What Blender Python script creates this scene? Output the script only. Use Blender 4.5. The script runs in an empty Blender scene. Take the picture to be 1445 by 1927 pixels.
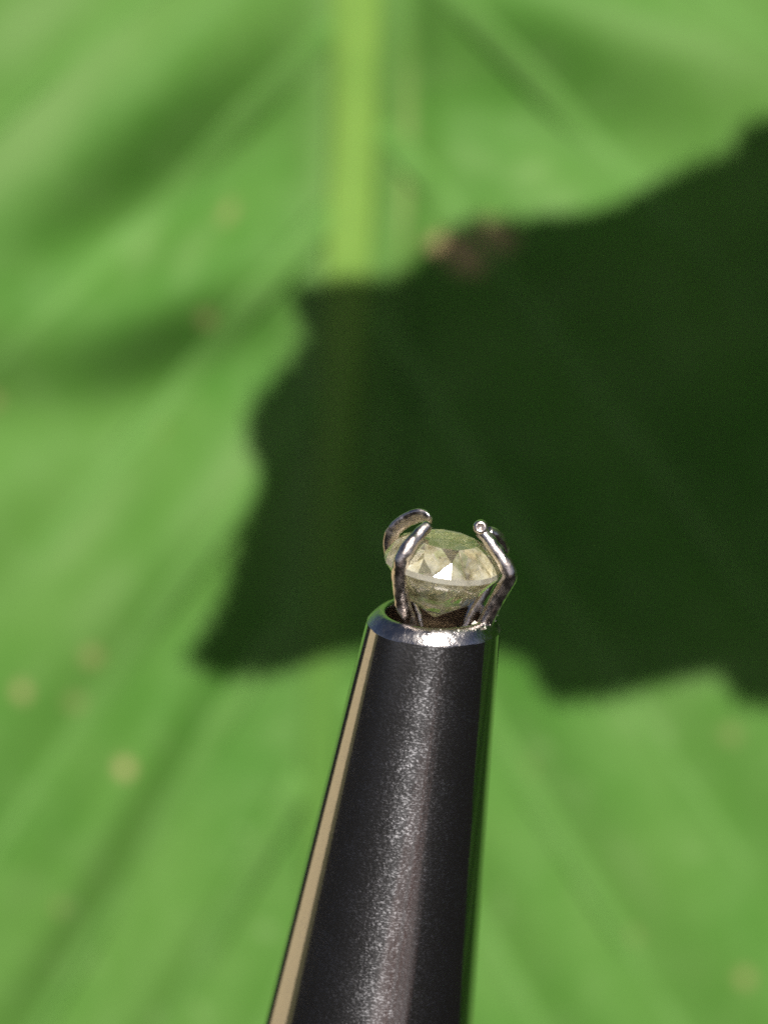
import bpy, bmesh, math, random
import numpy as np
from mathutils import Vector, Matrix, noise

sc = bpy.context.scene
COL = sc.collection
R = math.radians
# ------------------------------------------------------------------ camera, world, sun
# one unit = one centimetre
PITCH = R(20)                       # the camera looks down a little
DIST = 8.5                          # lens to stone
RIGHT = Vector((1, 0, 0))
FWD = Vector((0, math.cos(PITCH), -math.sin(PITCH)))
UP = Vector((0, math.sin(PITCH), math.cos(PITCH)))
cam_d = bpy.data.cameras.new("camera")
cam = bpy.data.objects.new("camera", cam_d)
COL.objects.link(cam)
cam.location = -FWD * DIST
cam.rotation_euler = (R(90) - PITCH, 0, 0)
cam_d.sensor_fit = 'VERTICAL'
cam_d.sensor_height = 36
PXCM = 903.0                        # photo pixels per centimetre at the stone
cam_d.lens = 36 * DIST / (1927 / PXCM)
cam_d.clip_start = 0.1
cam_d.clip_end = 5000
cam_d.dof.use_dof = True
cam_d.dof.focus_distance = DIST - 0.06
cam_d.dof.aperture_fstop = 0.60
sc.camera = cam

SUN_EL, SUN_AZ = R(50), R(9)       # azimuth: to the right of straight behind the camera
SUN = Vector((math.sin(SUN_AZ) * math.cos(SUN_EL), -math.cos(SUN_AZ) * math.cos(SUN_EL), math.sin(SUN_EL)))
sun_d = bpy.data.lights.new("sun", 'SUN')
sun_d.energy = 5.0
sun_d.angle = R(0.53)
sun_d.color = (1.0, 0.95, 0.86)
sun = bpy.data.objects.new("sun", sun_d)
COL.objects.link(sun)
sun.location = SUN * 40
sun.rotation_euler = SUN.to_track_quat('Z', 'Y').to_euler()

world = bpy.data.worlds.new("World")
sc.world = world
world.use_nodes = True
wn = world.node_tree.nodes
sky = wn.new('ShaderNodeTexSky')
sky.sky_type = 'NISHITA'
sky.sun_disc = False
sky.sun_elevation = SUN_EL
sky.sun_rotation = math.atan2(SUN.x, SUN.y)
sky.air_density = 0.35
sky.dust_density = 1.8
sky.ozone_density = 0.3
wn['Background'].inputs[1].default_value = 0.05
world.node_tree.links.new(sky.outputs[0], wn['Background'].inputs[0])

sc.view_settings.view_transform = 'Standard'
sc.view_settings.look = 'None'
sc.view_settings.exposure = 0.45
sc.view_settings.gamma = 1
sc.cycles.max_bounces = 24
sc.cycles.transmission_bounces = 20
sc.cycles.glossy_bounces = 8
sc.cycles.use_denoising = False          # the photograph has grain of its own
sc.cycles.sample_clamp_indirect = 3.0

# ------------------------------------------------------------------ helpers
def W(x, y, z):
    """right, away from the lens, up -> world"""
    return RIGHT * x + FWD * y + UP * z

def P(px, py, d=0.0):
    k = (DIST + d) / DIST / PXCM
    return W((px - 722.5) * k, d, (963.5 - py) * k)

def mesh_obj(name, verts, faces, mat, parent=None, smooth=True, uv=None):
    """verts are in world space; stored in the space of the parent"""
    if parent is not None:
        inv = parent.matrix_basis.inverted()
        verts = [inv @ Vector(v) for v in verts]
        org = Matrix.Identity(4)
    me = bpy.data.meshes.new(name)
    me.from_pydata([tuple(v) for v in verts], [], faces)
    me.materials.append(mat)
    if smooth:
        me.polygons.foreach_set('use_smooth', [True] * len(me.polygons))
    me.update()
    o = bpy.data.objects.new(name, me)
    COL.objects.link(o)
    if parent is not None:
        o.parent = parent
    return o

def thing(name, mat4, label, cat):
    o = bpy.data.objects.new(name, None)
    COL.objects.link(o)
    o.matrix_basis = mat4
    o['label'] = label
    o['category'] = cat
    o.empty_display_size = 0.2
    return o

def catmull(pts, n=10):
    pts = [np.array(p, float) for p in pts]
    ext = [2 * pts[0] - pts[1]] + pts + [2 * pts[-1] - pts[-2]]
    out = []
    for i in range(len(pts) - 1):
        p0, p1, p2, p3 = ext[i:i + 4]
        for k in range(n):
            t = k / n
            out.append(0.5 * (2 * p1 + (p2 - p0) * t + (2 * p0 - 5 * p1 + 4 * p2 - p3) * t * t + (3 * p1 - p0 - 3 * p2 + p3) * t ** 3))
    out.append(pts[-1])
    return out

def sweep(path, radii, sides=14, flat=None, caps=True, ref=None):
    """round wire along path; flat gives a second radius per point (across the ref direction)"""
    n = len(path)
    V, F = [], []
    pts = [Vector(p) for p in path]
    nrm = None
    for i in range(n):
        t = (pts[min(i + 1, n - 1)] - pts[max(i - 1, 0)]).normalized()
        if nrm is None:
            base = ref if ref is not None else Vector((0.3, 0.2, 0.9))
            nrm = (base - t * base.dot(t)).normalized()
        else:
            nrm = (nrm - t * nrm.dot(t)).normalized()
        b = t.cross(nrm)
        ra = radii[i]
        rb = flat[i] if flat is not None else ra
        for k in range(sides):
            a = 2 * math.pi * k / sides
            V.append(pts[i] + nrm * (ra * math.cos(a)) + b * (rb * math.sin(a)))
    for i in range(n - 1):
        for k in range(sides):
            k2 = (k + 1) % sides
            F.append((i * sides + k, i * sides + k2, (i + 1) * sides + k2, (i + 1) * sides + k))
    if caps:
        F.append(tuple(range(sides - 1, -1, -1)))
        F.append(tuple((n - 1) * sides + k for k in range(sides)))
    return V, F

def lathe(profile, M, sides=96):
    """profile: (radius, height) along local z of M"""
    V, F = [], []
    for r, h in profile:
        for k in range(sides):
            a = 2 * math.pi * k / sides
            V.append(M @ Vector((r * math.cos(a), r * math.sin(a), h)))
    for i in range(len(profile) - 1):
        for k in range(sides):
            k2 = (k + 1) % sides
            F.append((i * sides + k, i * sides + k2, (i + 1) * sides + k2, (i + 1) * sides + k))
    return V, F

class Nodes:
    def __init__(self, name):
        self.m = bpy.data.materials.new(name)
        self.m.use_nodes = True
        self.t = self.m.node_tree
        self.b = self.t.nodes['Principled BSDF']
        self.out = self.t.nodes['Material Output']
    def n(self, kind, **kw):
        nd = self.t.nodes.new(kind)
        for k, v in kw.items():
            setattr(nd, k, v)
        return nd
    def l(self, a, b):
        self.t.links.new(a, b)
    def noise(self, vec, scale, detail=3, rough=0.5):
        nd = self.n('ShaderNodeTexNoise')
        nd.inputs['Scale'].default_value = scale
        nd.inputs['Detail'].default_value = detail
        nd.inputs['Roughness'].default_value = rough
        if vec is not None:
            self.l(vec, nd.inputs['Vector'])
        return nd.outputs['Fac']
    def ramp(self, fac, stops):
        nd = self.n('ShaderNodeValToRGB')
        el = nd.color_ramp.elements
        while len(el) < len(stops):
            el.new(0.5)
        for e, (p, c) in zip(el, stops):
            e.position = p
            e.color = (*c, 1) if len(c) == 3 else c
        self.l(fac, nd.inputs[0])
        return nd.outputs[0]
    def mix(self, fac, a, b, mode='MIX'):
        nd = self.n('ShaderNodeMix', data_type='RGBA', blend_type=mode)
        for sock, v in ((nd.inputs[0], fac), (nd.inputs[6], a), (nd.inputs[7], b)):
            if hasattr(v, 'default_value') and not isinstance(v, (int, float, tuple)):
                self.l(v, sock)
            elif isinstance(v, (int, float)):
                sock.default_value = v
            else:
                sock.default_value = (*v, 1)
        return nd.outputs[2]
    def attr(self, name):
        return self.n('ShaderNodeAttribute', attribute_name=name)
    def mapped(self, scale):
        tc = self.n('ShaderNodeTexCoord')
        mp = self.n('ShaderNodeMapping')
        mp.inputs['Scale'].default_value = scale
        self.l(tc.outputs['Object'], mp.inputs[0])
        return mp.outputs[0]
    def bump(self, h, strength, dist):
        nd = self.n('ShaderNodeBump')
        nd.inputs['Strength'].default_value = strength
        nd.inputs['Distance'].default_value = dist
        self.l(h, nd.inputs['Height'])
        return nd.outputs[0]

# ------------------------------------------------------------------ materials
def leaf_material(name, green, lush, pale, translucency=0.10):
    N = Nodes(name)
    tc = N.n('ShaderNodeTexCoord').outputs['Object']
    f1 = N.noise(tc, 1.6, 4)
    f2 = N.noise(tc, 9, 5, 0.6)
    c = N.mix(N.ramp(f1, [(0.35, (0, 0, 0)), (0.66, (1, 1, 1))]), green, lush)
    c = N.mix(N.ramp(f2, [(0.42, (0, 0, 0)), (0.75, (0.30, 0.30, 0.30))]), c, pale)
    tint = N.attr('pale')
    c = N.mix(tint.outputs['Fac'], c, pale)
    spot = N.attr('spot')
    c = N.mix(spot.outputs['Fac'], c, (0.46, 0.31, 0.18))
    N.l(c, N.b.inputs['Base Color'])
    N.b.inputs['Roughness'].default_value = 0.52
    N.b.inputs['Specular IOR Level'].default_value = 0.05
    h = N.noise(tc, 38, 3)
    N.l(N.bump(h, 0.25, 0.012), N.b.inputs['Normal'])
    tr = N.n('ShaderNodeBsdfTranslucent')
    trc = N.mix(1.0, c, (0.9, 1.0, 0.35), 'MULTIPLY')
    N.l(trc, tr.inputs[0])
    ms = N.n('ShaderNodeMixShader')
    ms.inputs[0].default_value = translucency
    N.l(N.b.outputs[0], ms.inputs[1])
    N.l(tr.outputs[0], ms.inputs[2])
    N.l(ms.outputs[0], N.out.inputs[0])
    return N.m

M_BLADE = leaf_material('leaf_green', (0.062, 0.168, 0.027), (0.086, 0.196, 0.038), (0.140, 0.250, 0.078))
M_MIDRIB = leaf_material('midrib_green', (0.178, 0.310, 0.062), (0.168, 0.300, 0.060), (0.085, 0.196, 0.038), 0.15)
M_VEIN = leaf_material('vein_green', (0.092, 0.210, 0.045), (0.096, 0.215, 0.047), (0.15, 0.270, 0.085))

def steel_material():
    N = Nodes('polished_steel')
    b = N.b
    b.inputs['Metallic'].default_value = 1.0
    b.inputs['Base Color'].default_value = (0.58, 0.565, 0.56, 1)
    b.inputs['Roughness'].default_value = 0.09
    tc = N.n('ShaderNodeTexCoord').outputs['Object']
    rings = N.noise(N.mapped((10, 10, 160)), 1.0, 2)       # fine turning marks round the barrel
    grit = N.noise(tc, 120, 2)
    N.l(N.bump(grit, 0.02, 0.003), b.inputs['Normal'])
    # a scratched layer that catches the sun
    g = N.n('ShaderNodeBsdfAnisotropic')
    g.inputs['Color'].default_value = (0.62, 0.62, 0.67, 1)
    g.inputs['Roughness'].default_value = 0.58
    g.inputs['Anisotropy'].default_value = 0.58      # rough along the barrel, smooth round it
    g.inputs['Rotation'].default_value = 0.0
    tg = N.n('ShaderNodeTangent', direction_type='RADIAL', axis='Z')
    N.l(tg.outputs[0], g.inputs['Tangent'])
    add = N.n('ShaderNodeMath', operation='MULTIPLY_ADD')
    add.inputs[1].default_value = 0.35
    N.l(rings, add.inputs[0]); N.l(grit, add.inputs[2])
    N.l(N.bump(add.outputs[0], 0.32, 0.0035), g.inputs['Normal'])
    fine = N.ramp(N.noise(N.mapped((140, 140, 290)), 1.0, 3, 0.6), [(0.50, (0.045,) * 3), (0.76, (0.42,) * 3)])
    broad = N.ramp(N.noise(tc, 11, 4, 0.6), [(0.35, (0.45,) * 3), (0.65, (1.0,) * 3)])
    msk = N.mix(1.0, fine, broad, 'MULTIPLY')
    ms = N.n('ShaderNodeMixShader')
    N.l(msk, ms.inputs[0])
    N.l(b.outputs[0], ms.inputs[1]); N.l(g.outputs[0], ms.inputs[2])
    N.l(ms.outputs[0], N.out.inputs[0])
    return N.m
M_STEEL = steel_material()

def wire_material():
    N = Nodes('steel_wire')
    b = N.b
    b.inputs['Metallic'].default_value = 1.0
    tc = N.n('ShaderNodeTexCoord').outputs['Object']
    c = N.mix(N.noise(tc, 28, 3), (0.58, 0.47, 0.42), (0.92, 0.87, 0.84))
    N.l(c, b.inputs['Base Color'])
    N.l(N.ramp(N.noise(tc, 60, 3), [(0.3, (0.14,) * 3), (0.7, (0.42,) * 3)]), b.inputs['Roughness'])
    N.l(N.bump(N.noise(tc, 90, 3), 0.35, 0.004), b.inputs['Normal'])
    return N.m
M_WIRE = wire_material()

def rim_material():
    N = Nodes('rim_steel')
    b = N.b
    b.inputs['Metallic'].default_value = 1.0
    b.inputs['Base Color'].default_value = (0.56, 0.53, 0.52, 1)
    tc = N.n('ShaderNodeTexCoord').outputs['Object']
    N.l(N.ramp(N.noise(tc, 45, 4), [(0.3, (0.10,) * 3), (0.7, (0.32,) * 3)]), b.inputs['Roughness'])
    N.l(N.bump(N.noise(tc, 70, 4, 0.7), 0.45, 0.004), b.inputs['Normal'])
    return N.m
M_RIM = rim_material()

def bore_material():
    N = Nodes('dark_bore')
    b = N.b
    b.inputs['Metallic'].default_value = 0.8
    b.inputs['Base Color'].default_value = (0.13, 0.095, 0.07, 1)
    b.inputs['Roughness'].default_value = 0.55
    tc = N.n('ShaderNodeTexCoord').outputs['Object']
    N.l(N.bump(N.noise(tc, 60, 3), 0.5, 0.005), b.inputs['Normal'])
    return N.m
M_BORE = bore_material()

def gem_material():
    N = Nodes('champagne_gem')
    b = N.b
    tc = N.n('ShaderNodeTexCoord').outputs['Object']
    c = N.mix(N.noise(tc, 14, 3), (0.93, 0.86, 0.66), (0.97, 0.93, 0.80))
    N.l(c, b.inputs['Base Color'])
    b.inputs['Transmission Weight'].default_value = 1.0
    b.inputs['IOR'].default_value = 2.3
    b.inputs['Roughness'].default_value = 0.03
    # mottled brown-to-cream body mixed into the glass, per facet to mimic its reflections
    d = N.n('ShaderNodeBsdfPrincipled')
    tl = N.n('ShaderNodeBsdfTranslucent')
    cd = N.ramp(N.noise(tc, 34, 5, 0.7), [(0.34, (0.34, 0.26, 0.13)), (0.46, (0.78, 0.71, 0.46)), (0.60, (0.94, 0.91, 0.72))])
    N.l(cd, d.inputs['Base Color']); N.l(cd, tl.inputs[0])
    d.inputs['Roughness'].default_value = 0.07
    d.inputs['IOR'].default_value = 2.2
    m1 = N.n('ShaderNodeMixShader'); m1.inputs[0].default_value = 0.35
    N.l(d.outputs[0], m1.inputs[1]); N.l(tl.outputs[0], m1.inputs[2])
    m2 = N.n('ShaderNodeMixShader')
    fa = N.attr('facet_refl_mix')
    mm = N.n('ShaderNodeMath', operation='MULTIPLY')
    N.l(fa.outputs['Fac'], mm.inputs[0])
    N.l(N.ramp(N.noise(tc, 24, 4, 0.65), [(0.36, (0.45,) * 3), (0.62, (1.0,) * 3)]), mm.inputs[1])
    N.l(mm.outputs[0], m2.inputs[0])
    N.l(b.outputs[0], m2.inputs[1]); N.l(m1.outputs[0], m2.inputs[2])
    N.l(m2.outputs[0], N.out.inputs[0])
    return N.m
M_GEM = gem_material()

def soil_material():
    N = Nodes('dark_soil')
    tc = N.n('ShaderNodeTexCoord').outputs['Object']
    c = N.mix(N.noise(tc, 0.5, 6, 0.7), (0.004, 0.0045, 0.0045), (0.012, 0.011, 0.010))
    # a paler grey and rust patch added to the soil for the barrel to mirror
    mp = N.n('ShaderNodeMapping')
    mp.inputs['Location'].default_value = (-0.22, 1.25, 0)
    mp.inputs['Scale'].default_value = (1 / 52.0, 1 / 80.0, 0)
    N.l(tc, mp.inputs[0])
    ln = N.n('ShaderNodeVectorMath', operation='LENGTH')
    N.l(mp.outputs[0], ln.inputs[0])
    wob = N.n('ShaderNodeMath', operation='MULTIPLY_ADD')
    wob.inputs[1].default_value = 0.5
    N.l(N.noise(tc, 0.05, 3), wob.inputs[0]); N.l(ln.outputs['Value'], wob.inputs[2])
    mirror_patch = N.mix(N.ramp(N.noise(tc, 0.085, 2), [(0.42, (0, 0, 0)), (0.58, (1, 1, 1))]), (0.105, 0.055, 0.047), (0.165, 0.155, 0.160))
    c = N.mix(N.ramp(wob.outputs[0], [(0.95, (1, 1, 1)), (1.35, (0, 0, 0))]), c, mirror_patch)
    N.l(c, N.b.inputs['Base Color'])
    N.b.inputs['Roughness'].default_value = 0.95
    N.b.inputs['Specular IOR Level'].default_value = 0.1
    N.l(N.bump(N.noise(tc, 0.9, 6, 0.7), 1.0, 1.0), N.b.inputs['Normal'])
    return N.m

def sand_material():
    N = Nodes('added_path_sand')
    tc = N.n('ShaderNodeTexCoord').outputs['Object']
    c = N.mix(N.noise(tc, 0.12, 4, 0.6), (0.30, 0.24, 0.13), (0.50, 0.42, 0.26))
    N.l(c, N.b.inputs['Base Color'])
    N.b.inputs['Roughness'].default_value = 0.9
    return N.m

def dust_material():
    N = Nodes('pale_dust')
    tc = N.n('ShaderNodeTexCoord').outputs['Object']
    c = N.mix(N.noise(tc, 40, 2), (0.62, 0.58, 0.48), (0.85, 0.83, 0.78))
    N.l(c, N.b.inputs['Base Color'])
    N.b.inputs['Roughness'].default_value = 0.35
    return N.m

# ------------------------------------------------------------------ ground
GZ = -25.0
def bumpy_sheet(name, poly, mat, z):
    me = bpy.data.meshes.new(name)
    me.from_pydata([(x, y, z) for x, y in poly], [], [tuple(range(len(poly)))])
    me.materials.append(mat)
    o = bpy.data.objects.new(name, me)
    COL.objects.link(o)
    o['kind'] = 'structure'
    return o
bumpy_sheet('ground', [(-2500, -2500), (2500, -2500), (2500, 2500), (-2500, 2500)], soil_material(), GZ)
def added_path_poly(a=0.0, b=0.0):  # outline follows where the barrel's left edge mirrors the ground
    d = Vector((-0.82, 0.50, 0)).normalized()
    n = Vector((-d.y, d.x, 0))
    c = d * 75
    w = 24
    pts = [c + n * (w * 0.9 + a) - d * 42, c - n * (w * 0.85 + b) - d * 42, c - n * (w * 1.7 + b * 3) + d * 300, c + n * (w * 2.05 + a * 3) + d * 300]
    return [(p.x, p.y) for p in pts]
def added_verge_material():
    N = Nodes('added_verge_olive')
    tc = N.n('ShaderNodeTexCoord').outputs['Object']
    c = N.mix(N.noise(tc, 0.15, 5, 0.7), (0.020, 0.020, 0.006), (0.075, 0.070, 0.018))
    N.l(c, N.b.inputs['Base Color'])
    N.b.inputs['Roughness'].default_value = 0.95
    return N.m
bumpy_sheet('added_verge', added_path_poly(16, 3), added_verge_material(), GZ + 0.2)  # unseen strip added for the olive edge of the barrel's reflection
bumpy_sheet('path', added_path_poly(), sand_material(), GZ + 0.4)  # unseen tan strip added so the barrel mirrors it on its left

# ------------------------------------------------------------------ the broad leaf behind
LD = 3.0                                   # how far the leaf is behind the stone
def midrib_x(y):
    return 655 - 18 * math.sin((y - 300) / 900.0) - 0.028 * (y - 700) + 8 * math.sin(y / 260.0)
def np_midrib(y):
    return 655 - 18 * np.sin((y - 300) / 900.0) - 0.028 * (y - 700) + 8 * np.sin(y / 260.0)

Y0, Y1 = -2100.0, 3300.0                   # base and tip, in photo pixels at the leaf
def half_w(t):
    return 1330 * np.sin(np.pi * np.clip(t, 0, 1) ** 0.85) ** 0.62 + 4
SP = 345.0                                 # spacing of the side veins
def vein_slope(y0):
    return np.clip(1.02 + 0.00060 * y0, 0.5, 2.2)
def gauss(x, y, cx, cy, sx, sy, ang=0):
    a = math.radians(ang)
    dx, dy = x - cx, y - cy
    u = dx * math.cos(a) + dy * math.sin(a)
    v = -dx * math.sin(a) + dy * math.cos(a)
    return np.exp(-(u / sx) ** 2 - (v / sy) ** 2)

def leaf_height(x, y):
    """height towards the lens, in pixels at the leaf"""
    mx = np_midrib(y)
    dx = x - mx
    ad = np.abs(dx)
    # root of the vein family through each point
    y0 = y - 0.8 * ad
    for _ in range(4):
        y0 = y - vein_slope(y0) * ad - 0.00006 * ad * ad
    off = np.where(dx < 0, 0.0, 0.45)
    q = y0 / SP + off
    pil = 0.5 - 0.5 * np.cos(2 * np.pi * q)
    grow = np.clip((ad - 60) / 260, 0, 1)
    h = np.where(dx < 0, 26, 17) * pil * grow * np.clip((y + 400) / 1200, 0.35, 1)
    # the rib stands proud on a soft swelling, a shallow trough runs along its right side
    h += 0.05 * ad * np.exp(-ad / 900.0)
    h += 14 * np.exp(-((dx + 20) / 70.0) ** 2) - 36 * np.exp(-((dx - 92) / 40.0) ** 2)
    # larger folds
    lf = np.clip(-dx / 140, 0, 1)
    rt = np.clip(dx / 120, 0, 1)
    h += 84 * gauss(x, y, 240, 190, 460, 135, -42) * lf
    h += -48 * gauss(x, y, 400, 330, 420, 100, -35) * lf
    h += 72 * gauss(x, y, 230, 575, 420, 105, -13) * lf
    h += -40 * gauss(x, y, 200, 760, 420, 90, -16) * lf
    h += 60 * gauss(x, y, 330, 1060, 300, 90, -50) * lf
    h += 56 * gauss(x, y, 180, 1590, 420, 80, -60) * lf
    h += 34 * gauss(x, y, 430, 1640, 420, 60, -60) * lf
    h += 42 * gauss(x, y, 1020, 20, 420, 95, 14) * rt
    h += -26 * gauss(x, y, 1000, 230, 420, 90, 12) * rt
    h += 30 * gauss(x, y, 960, 470, 420, 110, -4) * rt
    return h
    return h

def edge_curl(x):
    """left edge bends back, the unseen right half is rolled forward to mirror green in the barrel: new x, extra height"""
    r = np.clip(x - 1500, 0, None)
    a = np.clip(r / 700, 0, 1.35)
    rest = np.clip(r - 945, 0, None)
    xn = np.where(r > 0, 1500 + 700 * np.sin(a) + rest * math.cos(1.35), x)
    hn = 700 * (1 - np.cos(a)) + rest * math.sin(1.35) - 0.00009 * np.clip(-90 - x, 0, None) ** 2
    return xn, hn

def wav(x, y, s, seed):
    return np.sin(x / s + seed) * np.cos(y / (s * 1.3) + seed * 1.7)

mx_ = np_midrib
def build_blade():
    nu, nv = 420, 430
    ts = np.linspace(0, 1, nv)
    us = np.linspace(-1, 1, nu)
    T, U = np.meshgrid(ts, us, indexing='ij')
    y = Y0 + (Y1 - Y0) * T
    hw = half_w(T)
    saw = 1 + 0.022 * np.abs(np.mod(T * 38, 1) - 0.25) * (np.abs(U) > 0.985)
    x = np_midrib(y) + U * hw * saw * np.where(U > 0, 2.6, 0.83)
    h = leaf_height(x, y)
    for s, a, sd in ((95, 2.2, 0.4), (57, 1.2, 1.9), (33, 0.6, 4.2)):
        h = h + a * wav(x + 0.3 * y, y - 0.2 * x, s, sd)
    # curl of the whole leaf outside the picture: edges and tip bend back
    xf, dh = edge_curl(x)
    h = h + dh
    h = h - 0.00007 * np.clip(np.abs(y - 900) - 1100, 0, None) ** 2
    k = (DIST + LD) / DIST / PXCM
    V = []
    TH = 0.022
    flat = np.stack([(xf - 722.5) * k, LD - h * k, (963.5 - y) * k], -1).reshape(-1, 3)
    back = flat.copy(); back[:, 1] += TH
    B = np.array([RIGHT, FWD, UP])
    Vw = np.vstack([flat, back]) @ B
    n = nu * nv
    F = []
    for i in range(nv - 1):
        for j in range(nu - 1):
            a = i * nu + j
            F.append((a, a + 1, a + nu + 1, a + nu))
            F.append((n + a, n + a + nu, n + a + nu + 1, n + a + 1))
    rim = [j for j in range(nu)] + [i * nu + nu - 1 for i in range(1, nv)] + \
          [(nv - 1) * nu + j for j in range(nu - 2, -1, -1)] + [i * nu for i in range(nv - 2, 0, -1)]
    for a, b in zip(rim, rim[1:] + rim[:1]):
        F.append((b, a, n + a, n + b))
    # marks on the leaf: brown lesion, tan specks, pale scuffs, and broad bands painting the sunlit highlight of the folds
    spot = np.zeros_like(x)
    for cx, cy, sx, sy, ang, amp in [(836, 462, 33, 18, -12, 1.0), (905, 455, 55, 34, -8, 1.0), (880, 492, 38, 24, 10, 0.9),
                                     (392, 602, 17, 15, 0, 0.42), (430, 400, 24, 12, -60, 0.30), (298, 797, 15, 13, 0, 0.36),
                                     (178, 1233, 18, 16, 0, 0.40), (46, 1299, 14, 14, 0, 0.62), (150, 1322, 24, 13, 10, 0.26),
                                     (240, 1440, 15, 14, 0, 0.75), (984, 1446, 16, 13, 0, 0.36), (1398, 1836, 14, 14, 0, 0.50),
                                     (1372, 1380, 16, 15, 0, 0.25), (760, 300, 8, 190, 2, 0.24), (120, 1700, 10, 10, 0, 0.3),
                                     (1190, 1760, 12, 12, 0, 0.25)]:
        spot = np.maximum(spot, amp * np.clip(1.35 * gauss(x, y, cx, cy, sx, sy, ang) - 0.12, 0, 1))
    rng = random.Random(4)
    for _ in range(26):
        cx, cy = rng.uniform(-400, 1800), rng.uniform(-900, 2700)
        if 0 < cx < 1445 and 0 < cy < 1927:
            continue
        r = rng.uniform(10, 20)
        spot = np.maximum(spot, rng.uniform(0.3, 0.7) * gauss(x, y, cx, cy, r, r))
    pale = np.zeros_like(x)
    for _ in range(60):
        r = rng.uniform(6, 13)
        pale = np.maximum(pale, rng.uniform(0.5, 1.0) * gauss(x, y, rng.uniform(-200, 1650), rng.uniform(-200, 2100), r * rng.uniform(1, 2.2), r, rng.uniform(-90, 90)))
    for cx, cy, sx, sy, ang, amp in [(265, 455, 60, 36, -70, 0.75), (370, 470, 70, 30, -60, 0.5), (1000, 325, 42, 24, -20, 0.8),
                                     (1040, 380, 60, 26, -15, 0.55), (900, 300, 60, 24, 20, 0.45), (1205, 1345, 52, 44, 30, 0.75),
                                     (1245, 1385, 26, 20, 40, 1.0), (1330, 1270, 90, 34, -10, 0.5), (450, 880, 130, 40, -55, 0.6),
                                     (160, 1000, 150, 40, -48, 0.6), (200, 1120, 90, 40, -50, 0.5), (1060, 1480, 80, 30, 50, 0.35),
                                     (1290, 90, 240, 40, 18, 0.55), (80, 240, 300, 70, -46, 1.0), (60, 40, 160, 60, -40, 0.8), (1180, 1620, 70, 30, 55, 0.4)]:
        pale = np.maximum(pale, amp * gauss(x, y, cx, cy, sx, sy, ang))
    pale = np.maximum(pale, 0.9 * np.exp(-((x - mx_(y) + 18) / 82.0) ** 2) * np.clip(1.1 - (y - 500) / 1100, 0, 0.9))
    return Vw, F, np.concatenate([spot.ravel(), spot.ravel() * 0.3]), np.concatenate([pale.ravel(), pale.ravel() * 0])

base_world = P(midrib_x(Y0), Y0, LD)
leaf = thing('broad_leaf', Matrix.Translation(base_world),
             'broad sunlit green leaf with pale midrib and tan specks behind the steel holder', 'leaf')
Vb, Fb, spot, pale = build_blade()
blade = mesh_obj('blade', Vb, Fb, M_BLADE, leaf)
for nm, arr in (('spot', spot), ('pale', pale)):
    at = blade.data.attributes.new(nm, 'FLOAT', 'POINT')
    at.data.foreach_set('value', arr.astype(np.float32))

def leaf_pt(x, y, lift=0.0):
    h = float(leaf_height(np.array([x]), np.array([y]))[0])
    xn, dh = edge_curl(np.array([x]))
    h += float(dh[0])
    x = float(xn[0])
    h -= 0.00007 * max(abs(y - 900) - 1100, 0) ** 2
    k = (DIST + LD) / DIST / PXCM
    return W((x - 722.5) * k, LD - (h + lift) * k, (963.5 - y) * k)

def ridge(path_px, widths, heights, name, mat, parent, sides=9):
    """a low rounded rib lying on the blade, closed underneath"""
    V, F = [], []
    n = len(path_px)
    for i, (x, y) in enumerate(path_px):
        xa, ya = path_px[max(i - 1, 0)]
        xb, yb = path_px[min(i + 1, n - 1)]
        tx, ty = xb - xa, yb - ya
        L = math.hypot(tx, ty)
        nx, ny = -ty / L, tx / L
        for k in range(sides):
            s = -1 + 2 * k / (sides - 1)
            lift = heights[i] * (1 - s * s) ** 0.8 - 3.0 + 1.5
            V.append(leaf_pt(x + nx * widths[i] * s, y + ny * widths[i] * s, lift))
        for k in range(sides - 2, 0, -1):
            s = -1 + 2 * k / (sides - 1)
            V.append(leaf_pt(x + nx * widths[i] * s, y + ny * widths[i] * s, -6.0))
    m = 2 * sides - 2
    for i in range(n - 1):
        for k in range(m):
            k2 = (k + 1) % m
            F.append((i * m + k, (i + 1) * m + k, (i + 1) * m + k2, i * m + k2))
    F.append(tuple(range(m)))
    F.append(tuple((n - 1) * m + k for k in range(m - 1, -1, -1)))
    return mesh_obj(name, V, F, mat, parent)

ys = np.linspace(Y0 + 5, Y1 - 60, 150)
ridge([(midrib_x(y) - 8, y) for y in ys], [max(6, 72 - 0.010 * (y - Y0)) for y in ys],
      [max(3, 24 - 0.004 * (y - Y0)) for y in ys], 'midrib', M_MIDRIB, leaf, 13)
rib = leaf.children[-1] if leaf.children[-1].name.startswith('midrib') else bpy.data.objects['midrib']
at = rib.data.attributes.new('pale', 'FLOAT', 'POINT')
per = len(rib.data.vertices) // len(ys)
at.data.foreach_set('value', np.repeat(np.clip((ys - 480) / 900, 0, 0.9), per).astype(np.float32))  # rib colour fades tipward; its fainter look in the shade is painted in
# leaf stalk
st0 = leaf_pt(midrib_x(Y0) - 8, Y0 + 40, -4)
stalk = catmull([st0, st0 + W(0.02, 0.05, 0.6), st0 + W(0.15, 0.5, 1.6), st0 + W(0.3, 1.6, 2.4)], 8)
V, F = sweep(stalk, [0.075 + 0.02 * i / len(stalk) for i in range(len(stalk))], 12)
mesh_obj('stalk', V, F, M_MIDRIB, leaf)
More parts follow.
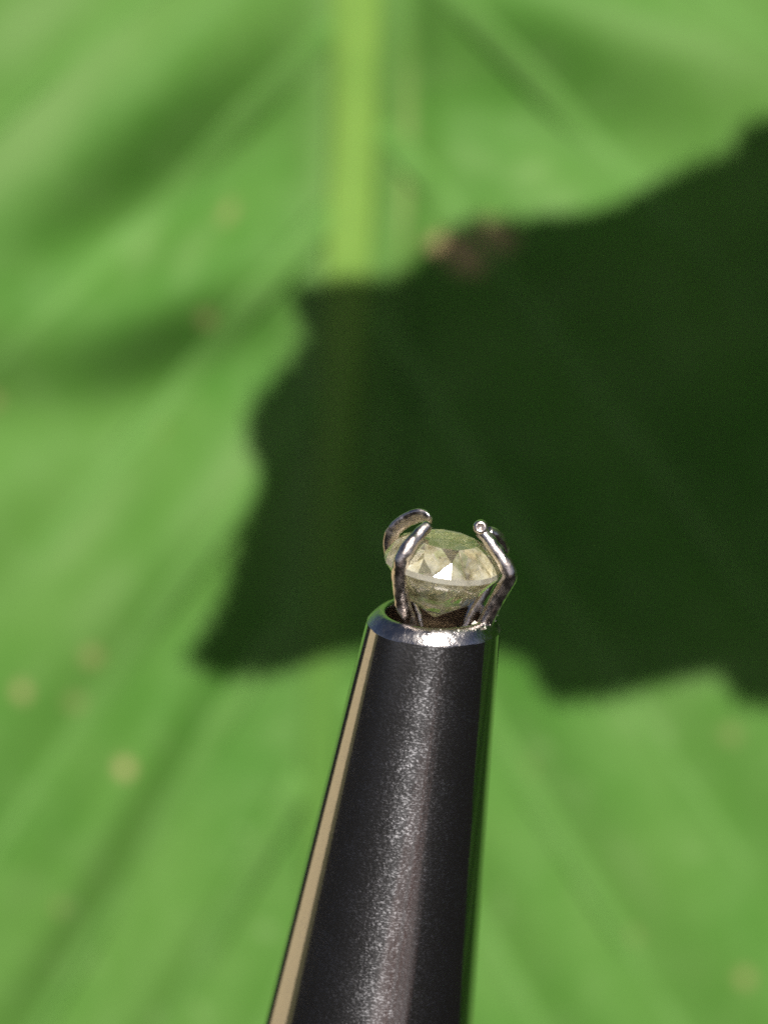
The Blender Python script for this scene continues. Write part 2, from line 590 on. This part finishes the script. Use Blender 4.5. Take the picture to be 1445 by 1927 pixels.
# side veins, left and right of the midrib
for side, off in ((-1, 0.0), (1, 0.45)):
    for kq in range(-5, 8):
        y0 = (kq - off) * SP
        sl = float(vein_slope(np.array(y0)))
        pts = []
        for ad in np.linspace(42, 1400, 60):
            yy = y0 + sl * ad + 0.00006 * ad * ad
            t = (yy - Y0) / (Y1 - Y0)
            if not 0.01 < t < 0.985:
                break
            if ad > float(half_w(np.array(t))) * (0.83 if side < 0 else 1.0) - 25:
                break
            pts.append((midrib_x(yy) + side * ad, yy))
        if len(pts) < 6:
            continue
        n = len(pts)
        ridge(pts, [30 - 20 * i / n for i in range(n)], [6.5 - 4 * i / n for i in range(n)], 'side_vein', M_VEIN, leaf, 7)

M_SHADE = leaf_material('thin_leaf_green', (0.075, 0.17, 0.03), (0.09, 0.19, 0.04), (0.16, 0.27, 0.095), 0.7)
for nd in M_SHADE.node_tree.nodes:
    if nd.bl_idname == 'ShaderNodeBsdfTranslucent':
        M_SHADE.node_tree.links.remove(nd.inputs[0].links[0])
        nd.inputs[0].default_value = (0.46, 0.72, 0.05, 1)

# ------------------------------------------------------------------ the toothed leaf above the picture that throws the shade
UPPER = [(345, 1248), (390, 1192), (418, 1130), (440, 1080), (462, 1020), (490, 955), (500, 885), (468, 845), (478, 780), (500, 735), (545, 690),
         (598, 628), (590, 595), (548, 572), (580, 550), (690, 530), (800, 490), (870, 432), (980, 436), (1090, 425), (1150, 400), (1230, 350), (1300, 310),
         (1380, 290), (1396, 240), (1450, 232), (1530, 205), (1560, 150), (1680, 190), (1720, 160), (1840, 240), (1880, 230), (1980, 360), (2020, 370),
         (2090, 560), (2130, 590), (2160, 800), (2175, 880)]
LOWER = [(345, 1248), (405, 1272), (520, 1252), (620, 1225), (690, 1192), (800, 1192), (930, 1212), (1000, 1244), (1016, 1298), (1050, 1316), (1130, 1300),
         (1230, 1276), (1350, 1258), (1380, 1312), (1450, 1326), (1530, 1300), (1560, 1345), (1690, 1320), (1720, 1350), (1850, 1270), (1890, 1280),
         (2000, 1150), (2040, 1150), (2120, 1010), (2165, 950), (2175, 880)]
MIDL = [(345, 1248), (700, 1080), (1150, 930), (1650, 860), (2175, 880)]

LOWER = [(x - 8 * max(0, 1 - (x - 345) / 400), y + 26 + 4 * min(1, (x - 345) / 900) * min(1, max(0, (2175 - x) / 300)) - 26 * max(0, (x - 1900) / 275)) for x, y in LOWER]
UPPER = [(x - (13 if 425 < x < 620 else 0), y) for x, y in UPPER]
UPPER[0] = MIDL[0] = LOWER[0]
UPPER[-1] = MIDL[-1] = LOWER[-1]

def resample(poly, n):
    p = np.array(poly, float)
    d = np.r_[0, np.cumsum(np.hypot(*np.diff(p, axis=0).T))]
    s = np.linspace(0, d[-1], n)
    return np.stack([np.interp(s, d, p[:, 0]), np.interp(s, d, p[:, 1])], 1)

LIFT = 4.0
def shade_pt(x, y, along, across, extra=0.0):
    q = P(x, y, LD)
    t = LIFT + 0.16 * across ** 2 * 1.6 - 0.35 * (along - 0.5) ** 2 * 2 + 0.25 * (along - 0.5) + 0.02 * math.sin(along * 40) * abs(across)
    return q + SUN * (t + extra)

def build_shade_leaf():
    n, m = 420, 10
    up, lo, mi = resample(UPPER, n), resample(LOWER, n), resample(catmull(MIDL, 12), n)
    # fine teeth along both edges
    for e, sg in ((up, -1), (lo, 1)):
        d = np.gradient(e, axis=0)
        nn = np.stack([-d[:, 1], d[:, 0]], 1) / (np.hypot(d[:, 0], d[:, 1])[:, None] + 1e-6) * sg
        i = np.arange(n)
        ph = (i / 7.0 + 0.6 * np.sin(i / 19.0)) % 1.0
        e += nn * ((ph - 0.5) * 32 * (0.6 + 0.4 * np.sin(i / 11.0)))[:, None] * np.clip(np.minimum(i, n - 1 - i) / 8, 0, 1)[:, None]
    V, F = [], []
    cols = 2 * m + 1
    for layer in (0.0, 0.02):
        for i in range(n):
            for k in range(-m, m + 1):
                c = k / m
                e = up[i] if k < 0 else lo[i]
                p = mi[i] * (1 - abs(c)) + e * abs(c)
                V.append(shade_pt(p[0], p[1], i / (n - 1), c, layer))
    N_ = n * cols
    for i in range(n - 1):
        for k in range(cols - 1):
            a = i * cols + k
            F.append((a, a + cols, a + cols + 1, a + 1))
            F.append((N_ + a, N_ + a + 1, N_ + a + cols + 1, N_ + a + cols))
        for a in (i * cols, i * cols + cols - 1):
            F.append((a, a + cols, N_ + a + cols, N_ + a))
    return V, F, mi
Vs, Fs, mi = build_shade_leaf()
sbase = shade_pt(2175, 880, 1, 0)
leaf2 = thing('toothed_leaf', Matrix.Translation(sbase),
              'toothed leaf hanging above the picture, its dark shade falling across the broad leaf', 'leaf')
mesh_obj('blade', Vs, Fs, M_SHADE, leaf2)
pm = [shade_pt(mi[i][0], mi[i][1], i / 419, 0, 0.02) for i in range(6, 420, 8)]
V, F = sweep(pm, [0.01 + 0.035 * i / len(pm) for i in range(len(pm))], 10)
mesh_obj('midrib', V, F, M_MIDRIB, leaf2)
stk = catmull([pm[-1], sbase + W(0.3, -0.1, 0.05), sbase + W(1.2, 0.3, -0.1), sbase + W(2.2, 1.2, -0.6)], 8)
V, F = sweep(stk, [0.05] * len(stk), 10)
mesh_obj('stalk', V, F, M_MIDRIB, leaf2)

# ------------------------------------------------------------------ the stone holder
LEAN = R(17)
ax = W(math.cos(LEAN) * 0.151, -math.sin(LEAN), math.cos(LEAN) * 0.9885).normalized()
tip_w = P(819, 1154, 0.0)
zx = ax
xx = (RIGHT - zx * RIGHT.dot(zx)).normalized()
yx = zx.cross(xx)
MT = Matrix((xx, yx, zx)).transposed().to_4x4()
LEN = 8.0
MT.translation = tip_w - ax * LEN
holder = thing('stone_holder', MT, 'slim tapering steel holder whose wire prongs grip the pale gem', 'gem holder')
MTt = MT.copy(); MTt.translation = tip_w
MTi = MTt.inverted()
def cut(v):
    # the mouth of the tube is cut a little askew
    q = MTi @ v
    q.z += 0.115 * q.x * math.exp(min(q.z, 0) / 0.12)
    return MTt @ q
R0, TAPER = 0.1368, 0.0912
prof = [(R0 + TAPER * d, -d) for d in np.linspace(0.025, 3.2, 60)]
rl = R0 + TAPER * 3.2
prof += [(rl + 0.012, -3.22), (rl + 0.03, -3.3), (rl + 0.03, -7.8), (rl - 0.02, -7.95), (rl - 0.15, -8.0), (0.001, -8.0)]
V, F = lathe(prof[::-1], MTt)
V = [cut(v) for v in V]
mesh_obj('barrel', V, F, M_STEEL, holder)
rp = [(R0 + 0.0026, -0.0265), (R0 + 0.0018, -0.024), (R0 - 0.003, -0.0165), (R0 - 0.008, -0.009), (R0 - 0.013, -0.0025), (R0 - 0.018, 0.002), (R0 - 0.023, 0.0042), (R0 - 0.028, 0.0042), (R0 - 0.032, 0.002), (R0 - 0.0345, -0.003), (R0 - 0.0355, -0.012)]
V, F = lathe(rp, MTt)
# worn, slightly uneven rim
V = [cut(v + (v - tip_w) * (0.012 * noise.noise(v * 22))) for v in V]
mesh_obj('rim', V, F, M_RIM, holder)
bp = [(R0 - 0.0358, -0.008), (R0 - 0.037, -0.045), (R0 - 0.042, -0.060), (R0 - 0.075, -0.066), (0.001, -0.067)]
V, F = lathe(bp, MTt)
V = [cut(v) for v in V]
mesh_obj('bore', V, F, M_BORE, holder)

# ------------------------------------------------------------------ the stone
GR = 0.122
gem_c = P(833, 1060, -0.043)
spin, HB = R(9), 0.29
def build_gem():
    ct, hb, ht, gth, pv = 0.55, HB, 0.43, 0.05, 0.98
    V = []
    def ring(n, r, h, off):
        s = len(V)
        for i in range(n):
            a = spin + 2 * math.pi * (i + off) / n
            V.append(gem_c + xx * (GR * r * math.cos(a)) + yx * (GR * r * math.sin(a)) + zx * (GR * h))
        return s
    K = 11
    T = ring(K, ct, ht, 0)
    B = ring(K, 0.85, hb * 0.92, 0.5)
    G = ring(2 * K, 1.0, gth, 0)
    H = ring(2 * K, 1.0, -gth, 0)
    L = ring(K, 0.54, -pv * 0.66, 0.5)
    C = len(V)
    V.append(gem_c - zx * (GR * pv))
    F = [tuple(T + i for i in range(K))]
    for i in range(K):
        j = (i + 1) % K
        p = (i - 1) % K
        nx2 = (2 * i + 2) % (2 * K)
        F.append((T + i, B + i, T + j))
        F.append((T + i, B + p, G + 2 * i, B + i))
        F.append((B + i, G + 2 * i, G + 2 * i + 1))
        F.append((B + i, G + 2 * i + 1, G + nx2))
        F.append((H + 2 * i, L + i, H + 2 * i + 1))
        F.append((H + 2 * i + 1, L + i, H + nx2))
        F.append((H + 2 * i, L + p, L + i))
        F.append((L + p, C, L + i))
    for i in range(2 * K):
        j = (i + 1) % (2 * K)
        F.append((G + i, H + i, H + j, G + j))
    return V, F
# turn the stone so that one crown facet answers the sun
half = (SUN - FWD).normalized()
best = None
for deg in np.arange(0, 45, 0.5):
    for hb_ in np.arange(0.25, 0.35, 0.01):
        spin, HB = R(float(deg)), float(hb_)
        V, F = build_gem()
        for f in F[1:-22]:
            n = (V[f[1]] - V[f[0]]).cross(V[f[2]] - V[f[0]]).normalized()
            e = 1 - abs(n.dot(half))
            if best is None or e < best[0]:
                best = (e, spin, HB)
spin, HB = best[1], best[2]
V, F = build_gem()
Mg = MT.copy(); Mg.translation = gem_c - zx * (GR * 1.0)
gem_inv = Mg.inverted()
gem = mesh_obj('cut_gem', [gem_inv @ v for v in V], F, M_GEM, None, smooth=False)
gem.matrix_basis = Mg
def girdle_material():
    N = Nodes('frosted_girdle')
    tc = N.n('ShaderNodeTexCoord').outputs['Object']
    N.l(N.mix(N.noise(tc, 30, 3), (0.40, 0.36, 0.27), (0.85, 0.84, 0.80)), N.b.inputs['Base Color'])
    N.b.inputs['Roughness'].default_value = 0.3
    N.b.inputs['Transmission Weight'].default_value = 0.55
    return N.m
gem.data.materials.append(girdle_material())
for p in list(gem.data.polygons)[-22:]:
    p.material_index = 1
bm = bmesh.new(); bm.from_mesh(gem.data)
bmesh.ops.recalc_face_normals(bm, faces=bm.faces)
bm.to_mesh(gem.data); bm.free()
# random diffuse share per facet mimics differing reflections, the table kept low
rg = random.Random(7)
at = gem.data.attributes.new('facet_refl_mix', 'FLOAT', 'FACE')
at.data.foreach_set('value', [0.12 if len(p.vertices) > 6 else rg.uniform(0.05, 0.8) if p.center.z > GR * 0.98 else rg.uniform(0.3, 0.7) for p in gem.data.polygons])
gem['label'] = 'pale champagne brilliant cut gem gripped between the four wire prongs'
gem['category'] = 'gemstone'

# ------------------------------------------------------------------ prongs
def prong(pts, radii, flat=None, ref=None, n=9):
    path = catmull([P(*p) for p in pts], n)
    idx = np.linspace(0, len(pts) - 1, len(path))
    rr = 1.06 * np.interp(idx, range(len(pts)), radii)
    fl = np.interp(idx, range(len(pts)), flat) if flat else None
    V, F = sweep(path, rr, 14, fl, True, ref)
    V = [v + Vector((noise.noise(v * 60), noise.noise(v * 60 + Vector((9, 0, 0))), noise.noise(v * 60 + Vector((0, 9, 0))))) * 0.0024 for v in V]
    return mesh_obj('prong', V, F, M_WIRE, holder)

# front left
prong([(786, 1300, 0.04), (771, 1180, -0.04), (758, 1135, -0.075), (752, 1088, -0.115), (757, 1052, -0.135), (776, 1020, -0.13), (806, 986, -0.11)],
      [0.013, 0.0145, 0.015, 0.0155, 0.0155, 0.014, 0.0115])
# front right with the wire end turned to the lens
fr = prong([(850, 1300, 0.05), (903, 1190, -0.03), (934, 1130, -0.065), (957, 1088, -0.10), (953, 1066, -0.108), (930, 1030, -0.105), (906, 1000, -0.10)],
           [0.013, 0.0145, 0.015, 0.015, 0.0145, 0.0135, 0.0125])
# back left, flattened towards its tip
prong([(812, 1300, 0.05), (791, 1175, 0.035), (772, 1118, 0.03), (745, 1070, 0.025), (733, 1030, 0.015), (742, 998, -0.005), (768, 978, -0.02), (794, 970, -0.035), (809, 979, -0.045)],
      [0.008, 0.0075, 0.0085, 0.008, 0.007, 0.007, 0.007, 0.008, 0.007], [0.008, 0.0075, 0.0085, 0.010, 0.0135, 0.0165, 0.0175, 0.019, 0.015], ref=-FWD)
# back right
prong([(842, 1300, 0.06), (878, 1182, 0.055), (908, 1118, 0.055), (938, 1068, 0.05), (945, 1035, 0.035), (934, 1010, 0.01), (918, 1000, -0.01)],
      [0.0125, 0.013, 0.013, 0.013, 0.0135, 0.013, 0.011])
# the wire end: a small bead with a dimple
bd = (cam.location - P(904, 992, -0.105)).normalized()
bx = UP.cross(bd).normalized()
Mb = Matrix((bx, bd.cross(bx), bd)).transposed().to_4x4()
Mb.translation = P(904, 992, -0.108)
rb = 0.0158
pr = [(0.0001, -rb)] + [(rb * math.sin(a), -rb * math.cos(a)) for a in np.linspace(0.3, 2.45, 9)] + [(rb * 0.42, rb * 0.72), (rb * 0.30, rb * 0.48), (0.0001, rb * 0.40)]
V, F = lathe(pr, Mb, 24)
invp = fr.matrix_basis
me = bpy.data.meshes.new('bead')
me.from_pydata([tuple(holder.matrix_basis.inverted() @ v) for v in V], [], F)
me.materials.append(M_WIRE)
me.polygons.foreach_set('use_smooth', [True] * len(me.polygons))
bead = bpy.data.objects.new('bead', me); COL.objects.link(bead); bead.parent = fr

# ------------------------------------------------------------------ dust on the rim
def dust():
    rng = random.Random(11)
    V, F = [], []
    def bit(c, r):
        s = len(V)
        dirs = [Vector(d) for d in ((1, 0, 0), (-1, 0, 0), (0, 1, 0), (0, -1, 0), (0, 0, 1), (0, 0, -1))]
        for d in dirs:
            V.append(c + d * r * rng.uniform(0.6, 1.3))
        for f in ((0, 2, 4), (2, 1, 4), (1, 3, 4), (3, 0, 4), (2, 0, 5), (1, 2, 5), (3, 1, 5), (0, 3, 5)):
            F.append(tuple(s + k for k in f))
    for i in range(26):
        a = R(rng.gauss(-25, 38))
        rr = R0 - rng.uniform(0.006, 0.024)
        c = cut(MTt @ Vector((rr * math.cos(a), rr * math.sin(a), rng.uniform(-0.006, 0.006))))
        bit(c, rng.uniform(0.0015, 0.0042))
    for px, py, r in ((893, 1174, 0.007), (887, 1189, 0.006), (917, 1164, 0.005), (922, 1158, 0.006)):
        bit(P(px, py, -0.04), r)
    o = mesh_obj('dust', V, F, dust_material(), None, smooth=False)
    o['kind'] = 'stuff'
    o['label'] = 'pale dust grains lying on the rim of the steel holder'
    o['category'] = 'dust'
dust()
